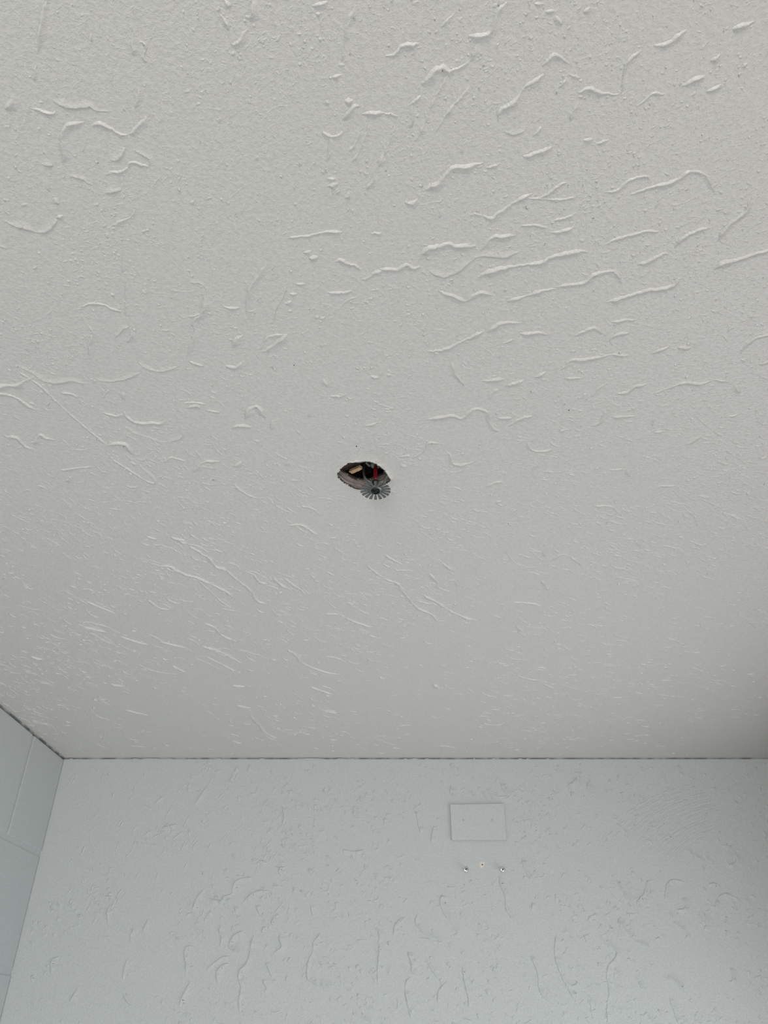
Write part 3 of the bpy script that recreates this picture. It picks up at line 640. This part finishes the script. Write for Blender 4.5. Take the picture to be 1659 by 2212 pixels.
# deflector: slotted disc of 18 tines
bm = bmesh.new(); NT = 18; R0, R1, th = 0.0070, 0.0151, 0.0011
def arc(r, a0, a1, n, z): return [bm.verts.new((r * math.cos(a0 + (a1 - a0) * i / n), r * math.sin(a0 + (a1 - a0) * i / n), z)) for i in range(n + 1)]
lathe(bm, [(0.0040, -0.0002), (0.0040, -0.0011), (R0 * 0.72, -0.0010), (R0, -0.0002), (R0 + 0.0002, th * 0.4), (R0 * 0.7, th), (0.003, th)], 54, cap0=False, cap1=True)
defl = obj('deflector', bm, M_metal, SPR, True)
for k in range(NT):
    am = 2 * math.pi * (k + 0.5) / NT + math.radians(-90) - math.pi / NT
    bm = bmesh.new(); sec = []
    for r, hw, z in ((R0 - 0.0008, 0.00078, 0.0), (R0 + 0.0020, 0.00092, 0.0), (R1 - 0.0012, 0.00146, -0.0003), (R1 - 0.0002, 0.00148, -0.0006), (R1, 0.00120, -0.0006)):
        row_ = []
        for s_, zz in ((-1, 0), (1, 0), (1, 0.0008), (-1, 0.0008)):
            x, y = r, s_ * hw
            row_.append(bm.verts.new((x * math.cos(am) - y * math.sin(am), x * math.sin(am) + y * math.cos(am), z + zz - 0.0002)))
        sec.append(row_)
    for a, b in zip(sec, sec[1:]):
        for i in range(4): bm.faces.new((a[i], a[(i + 1) % 4], b[(i + 1) % 4], b[i]))
    bm.faces.new(sec[0]); bm.faces.new(list(reversed(sec[-1])))
    bmesh.ops.recalc_face_normals(bm, faces=bm.faces[:])
    obj('tine', bm, M_metal, defl)
bm = bmesh.new()
lathe(bm, [(0.0043, -0.0004), (0.0043, -0.0019), (0.0036, -0.0022), (0.0033, -0.0012), (0.0022, -0.0010), (0.0020, -0.0021), (0.0, -0.0022)], 28, cap0=False, cap1=False)
o = obj('hub_screw', bm, M_dark, SPR, True); o['label'] = 'dark hub screw in the deflector centre'
# boss between deflector and frame
bm = bmesh.new(); lathe(bm, [(0.0066, 0.0006), (0.0062, 0.0022), (0.0052, 0.0055), (0.0045, 0.0085), (0.0037, 0.0108), (0.0022, 0.0120)], 28)
obj('boss', bm, M_metal, SPR, True)
# frame arms
def sweep_bar(bm, pts, w, t):
    """flat bar following points in the xz plane, width w across y"""
    sec = []
    P = [Vector(p) for p in pts]
    for i, p in enumerate(P):
        d = (P[min(i + 1, len(P) - 1)] - P[max(i - 1, 0)]).normalized(); n = Vector((d.z, 0, -d.x))
        ring_ = [bm.verts.new(p + n * (t / 2) * a + Vector((0, w / 2 * b, 0))) for a, b in ((-1, -0.7), (-0.6, -1), (0.6, -1), (1, -0.7), (1, 0.7), (0.6, 1), (-0.6, 1), (-1, 0.7))]
        sec.append(ring_)
    for a, b in zip(sec, sec[1:]):
        for i in range(8): bm.faces.new((a[i], a[(i + 1) % 8], b[(i + 1) % 8], b[i]))
    bm.faces.new(sec[0]); bm.faces.new(list(reversed(sec[-1])))
    bmesh.ops.recalc_face_normals(bm, faces=bm.faces[:])
for s_ in (-1, 1):
    bm = bmesh.new()
    pts = [(s_ * x, 0, z) for x, z in ((0.0030, 0.0085), (0.0062, 0.0098), (0.0092, 0.0128), (0.0112, 0.0170), (0.0121, 0.0220), (0.0122, 0.0280), (0.0120, 0.0340), (0.0104, 0.0385), (0.0085, 0.0400))]
    sweep_bar(bm, pts, 0.0046, 0.0021)
    obj('frame_arm', bm, M_metal, SPR, True)
# red glass bulb
bm = bmesh.new(); lathe(bm, [(0.0006, 0.0112), (0.0013, 0.0122), (0.0018, 0.0140), (0.0021, 0.0165), (0.0022, 0.0200), (0.0022, 0.0250), (0.0020, 0.0290), (0.0017, 0.0315), (0.0010, 0.0328)], 20)
obj('glass_bulb', bm, M_bulb, SPR, True)
# seat cup, orifice ring, threaded body
bm = bmesh.new(); lathe(bm, [(0.0044, 0.0306), (0.0056, 0.0312), (0.0062, 0.0345), (0.0062, 0.0372), (0.0050, 0.0376)], 28); obj('bulb_seat', bm, M_metal, SPR, True)
bm = bmesh.new(); lathe(bm, [(0.0064, 0.0372), (0.0085, 0.0364), (0.0094, 0.0375), (0.0096, 0.0405), (0.0096, 0.0425)], 32, cap0=False); o = obj('orifice_ring', bm, M_dark, SPR, True); o['label'] = 'dark ring round the sprinkler outlet'
bm = bmesh.new(); lathe(bm, [(0.0125, 0.0395), (0.0150, 0.0400), (0.0150, 0.0475), (0.0125, 0.0480)], 6); obj('wrench_boss', bm, M_cast, SPR)
bm = bmesh.new()
prof = [(0.0105, 0.0480)]
for k in range(10): prof += [(0.0112, 0.0482 + k * 0.0018), (0.0102, 0.0491 + k * 0.0018)]
lathe(bm, prof, 28); obj('threaded_neck', bm, M_metal, SPR, True)
bm = bmesh.new(); lathe(bm, [(0.0115, 0.064), (0.0165, 0.064), (0.0175, 0.066), (0.0175, 0.088), (0.0165, 0.090)], 28); obj('pipe_fitting', bm, M_dark, SPR, True)

# ------------------------------------------------------------------ wood seen in the roof space
def lath(name, pa, pb, h, wid, thick, m, label):
    """strip of wood above the ceiling between two pixels, at height h above the ceiling plane"""
    a = Vector((*on_ceiling(*pa, H + h), ZTOP + h)); b = Vector((*on_ceiling(*pb, H + h), ZTOP + h))
    d = (b - a); L = d.length; ang = math.atan2(d.y, d.x)
    bm = bmesh.new(); box(bm, (-L / 2, -wid / 2, 0), (L / 2, wid / 2, thick))
    bmesh.ops.subdivide_edges(bm, edges=[e for e in bm.edges if abs((e.verts[0].co - e.verts[1].co).x) > L * 0.5], cuts=7)
    for v in bm.verts:
        v.co += Vector((random.uniform(-1, 1) * (0.0012 if abs(v.co.x) > L * 0.49 else 0.0002), random.uniform(-1, 1) * 0.0003, random.uniform(-1, 1) * 0.0002))
    o = obj(name, bm, m); o.location = (a + b) / 2; o.rotation_euler = (0, 0, ang)
    return tag(o, label, 'wood strip', 'wood strips above the ceiling hole')
def cp_(x, y): return (725 + x / 12.76, 980 + y / 12.76)
lath('wood_lath', cp_(120, 470), cp_(640, 225), 0.020, 0.0075, 0.006, M_lath, 'dark brown wooden lath across the upper left of the hole')
lath('wood_lath', cp_(400, 535), cp_(690, 405), 0.0145, 0.0046, 0.003, M_fresh, 'short pale tan splintered wood strip inside the ceiling hole')
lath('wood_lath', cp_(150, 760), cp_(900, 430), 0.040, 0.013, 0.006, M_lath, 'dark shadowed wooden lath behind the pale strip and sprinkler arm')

# ------------------------------------------------------------------ specks on the ceiling
def speck(px, py, r, label):
    x, y = on_ceiling(px, py); bm = bmesh.new()
    lathe(bm, [(r * 1.15, 0.0002), (r, -0.0003), (r * 0.55, -0.00045), (r * 0.45, -0.0002)], 10)
    o = obj('nail_head', bm, M_hole, None, True); o.location = (x, y, ZTOP)
    return tag(o, label, 'nail')
speck(770, 964, 0.00062, 'tiny dark nail head in the ceiling just above the sprinkler hole')
speck(635, 789, 0.00035, 'very small dark nail speck in the ceiling up and left of the sprinkler')
speck(1229, 886, 0.00050, 'small dark nail speck in the ceiling to the right of the sprinkler')

# ------------------------------------------------------------------ blank cover plate on the back wall
corners = [on_back(*p) for p in ((971.5, 1738.5), (1088, 1736.5), (1094, 1816), (975.5, 1816))]
PL = tag(empty('cover_plate', (sum(c[0] for c in corners) / 4, D, sum(c[1] for c in corners) / 4)), 'blank rectangular cover plate painted over in the wall colour', 'cover plate')
pc = PL.location
def plate_mesh(scale, y0_, y1_, bev):
    bm = bmesh.new(); v = []
    for yy in (y0_, y1_):
        v.append([bm.verts.new(((c[0] - pc.x) * scale, yy, (c[1] - pc.z) * scale)) for c in corners])
    bm.faces.new(v[0]); bm.faces.new(list(reversed(v[1])))
    for i in range(4): bm.faces.new((v[0][i], v[0][(i + 1) % 4], v[1][(i + 1) % 4], v[1][i]))
    bmesh.ops.recalc_face_normals(bm, faces=bm.faces[:])
    if bev: bmesh.ops.bevel(bm, geom=[e for e in bm.edges if abs(e.verts[0].co.y - y1_) < 1e-6 and abs(e.verts[1].co.y - y1_) < 1e-6], offset=bev, segments=3, affect='EDGES', profile=0.6)
    return bm
o = obj('plate_face', plate_mesh(1.0, -0.0016, -0.0056, 0.0016), M_plate, PL)
o = obj('shadow_gap', plate_mesh(0.985, 0.0, -0.0020, 0), M_joint, PL)  # inset backing behind the plate; its dark colour paints the shade of the gap
for px, py in ((1000.5, 1773), (1062.5, 1773)):
    x, z_ = on_back(px, py); bm = bmesh.new()
    lathe(bm, [(0.0026, 0), (0.0026, 0.0004), (0.0019, 0.0007), (0.0008, 0.0007), (0.0006, 0.0001)], 16, mat=Matrix.Rotation(math.radians(90), 4, 'X'))
    o = obj('plate_screw', bm, M_plate, PL, True); o.location = (x - pc.x, -0.0055, z_ - pc.z)

# ------------------------------------------------------------------ two protruding screws and an empty anchor
def screw(px, py, out, tilt, spin, label):
    x, z_ = on_back(px, py)
    S = tag(empty('screw', (x, D, z_)), label, 'screw', 'screws in the wall below the cover plate')
    S.rotation_euler = (math.radians(90 + tilt[1]), 0, math.radians(tilt[0]))       # local +z points out of the wall
    bm = bmesh.new(); prof = [(0.0019, -0.006)]
    k = -0.005
    while k < out: prof += [(0.0024, k), (0.0018, k + 0.0007)]; k += 0.0014
    prof += [(0.0019, out)]
    lathe(bm, prof, 14); obj('shank', bm, M_screw, S, True)
    bm = bmesh.new(); lathe(bm, [(0.0020, out - 0.0006), (0.0049, out), (0.0052, out + 0.0007), (0.0048, out + 0.0019), (0.0036, out + 0.0027), (0.0018, out + 0.0031), (0.0001, out + 0.0032)], 24)
    hd = obj('head', bm, M_screw, S, True)
    bm = bmesh.new(); e = 0.0006
    box(bm, (-0.0026, -e, out + 0.0020), (0.0026, e, out + 0.00325)); box(bm, (-e, -0.0026, out + 0.0020), (e, 0.0026, out + 0.00325))
    o = obj('cross_recess', bm, M_recess, hd); o.rotation_euler = (0, 0, spin)
screw(1004, 1881, 0.0095, (6, -4), 0.5, 'bright cross-head screw sticking out below the left half of the cover plate')
screw(1083, 1879, 0.0095, (3, 6), 0.9, 'bright cross-head screw sticking out below the right half of the cover plate')
x, z_ = on_back(1040, 1866)
AN = tag(empty('wall_anchor', (x, D, z_)), 'empty cream wall anchor with a dark hole between the two screws', 'wall anchor')
bm = bmesh.new(); n = 18; rim0 = []; rim1 = []; inn = []; inb = []
hx, hz = 0.0016, -0.0014
for k in range(n):
    a = 2 * math.pi * k / n; r = 0.0066 * (1 + 0.10 * math.sin(3 * a + 0.6) + random.uniform(-0.05, 0.05))
    ri = 0.0016 * (1 + 0.55 * math.cos(3 * (a - math.radians(-80))))
    rim0.append(bm.verts.new((r * math.cos(a), 0.0004, r * math.sin(a)))); rim1.append(bm.verts.new((r * 0.86 * math.cos(a), -0.0011, r * 0.86 * math.sin(a))))
    inn.append(bm.verts.new((hx + ri * math.cos(a), -0.0012, hz + ri * math.sin(a)))); inb.append(bm.verts.new((hx + ri * 0.7 * math.cos(a), -0.0004, hz + ri * 0.7 * math.sin(a))))
for a, b in ((rim0, rim1), (rim1, inn), (inn, inb)):
    for k in range(n): bm.faces.new((a[k], a[(k + 1) % n], b[(k + 1) % n], b[k]))
bmesh.ops.recalc_face_normals(bm, faces=bm.faces[:])
obj('flange', bm, M_cream, AN, True)
bm = bmesh.new(); bm.faces.new([bm.verts.new((hx + 0.0028 * math.cos(2 * math.pi * k / 10), -0.0005, hz + 0.0028 * math.sin(2 * math.pi * k / 10))) for k in range(10)])
o = obj('bore', bm, M_hole, AN); o['label'] = 'dark bore of the anchor'
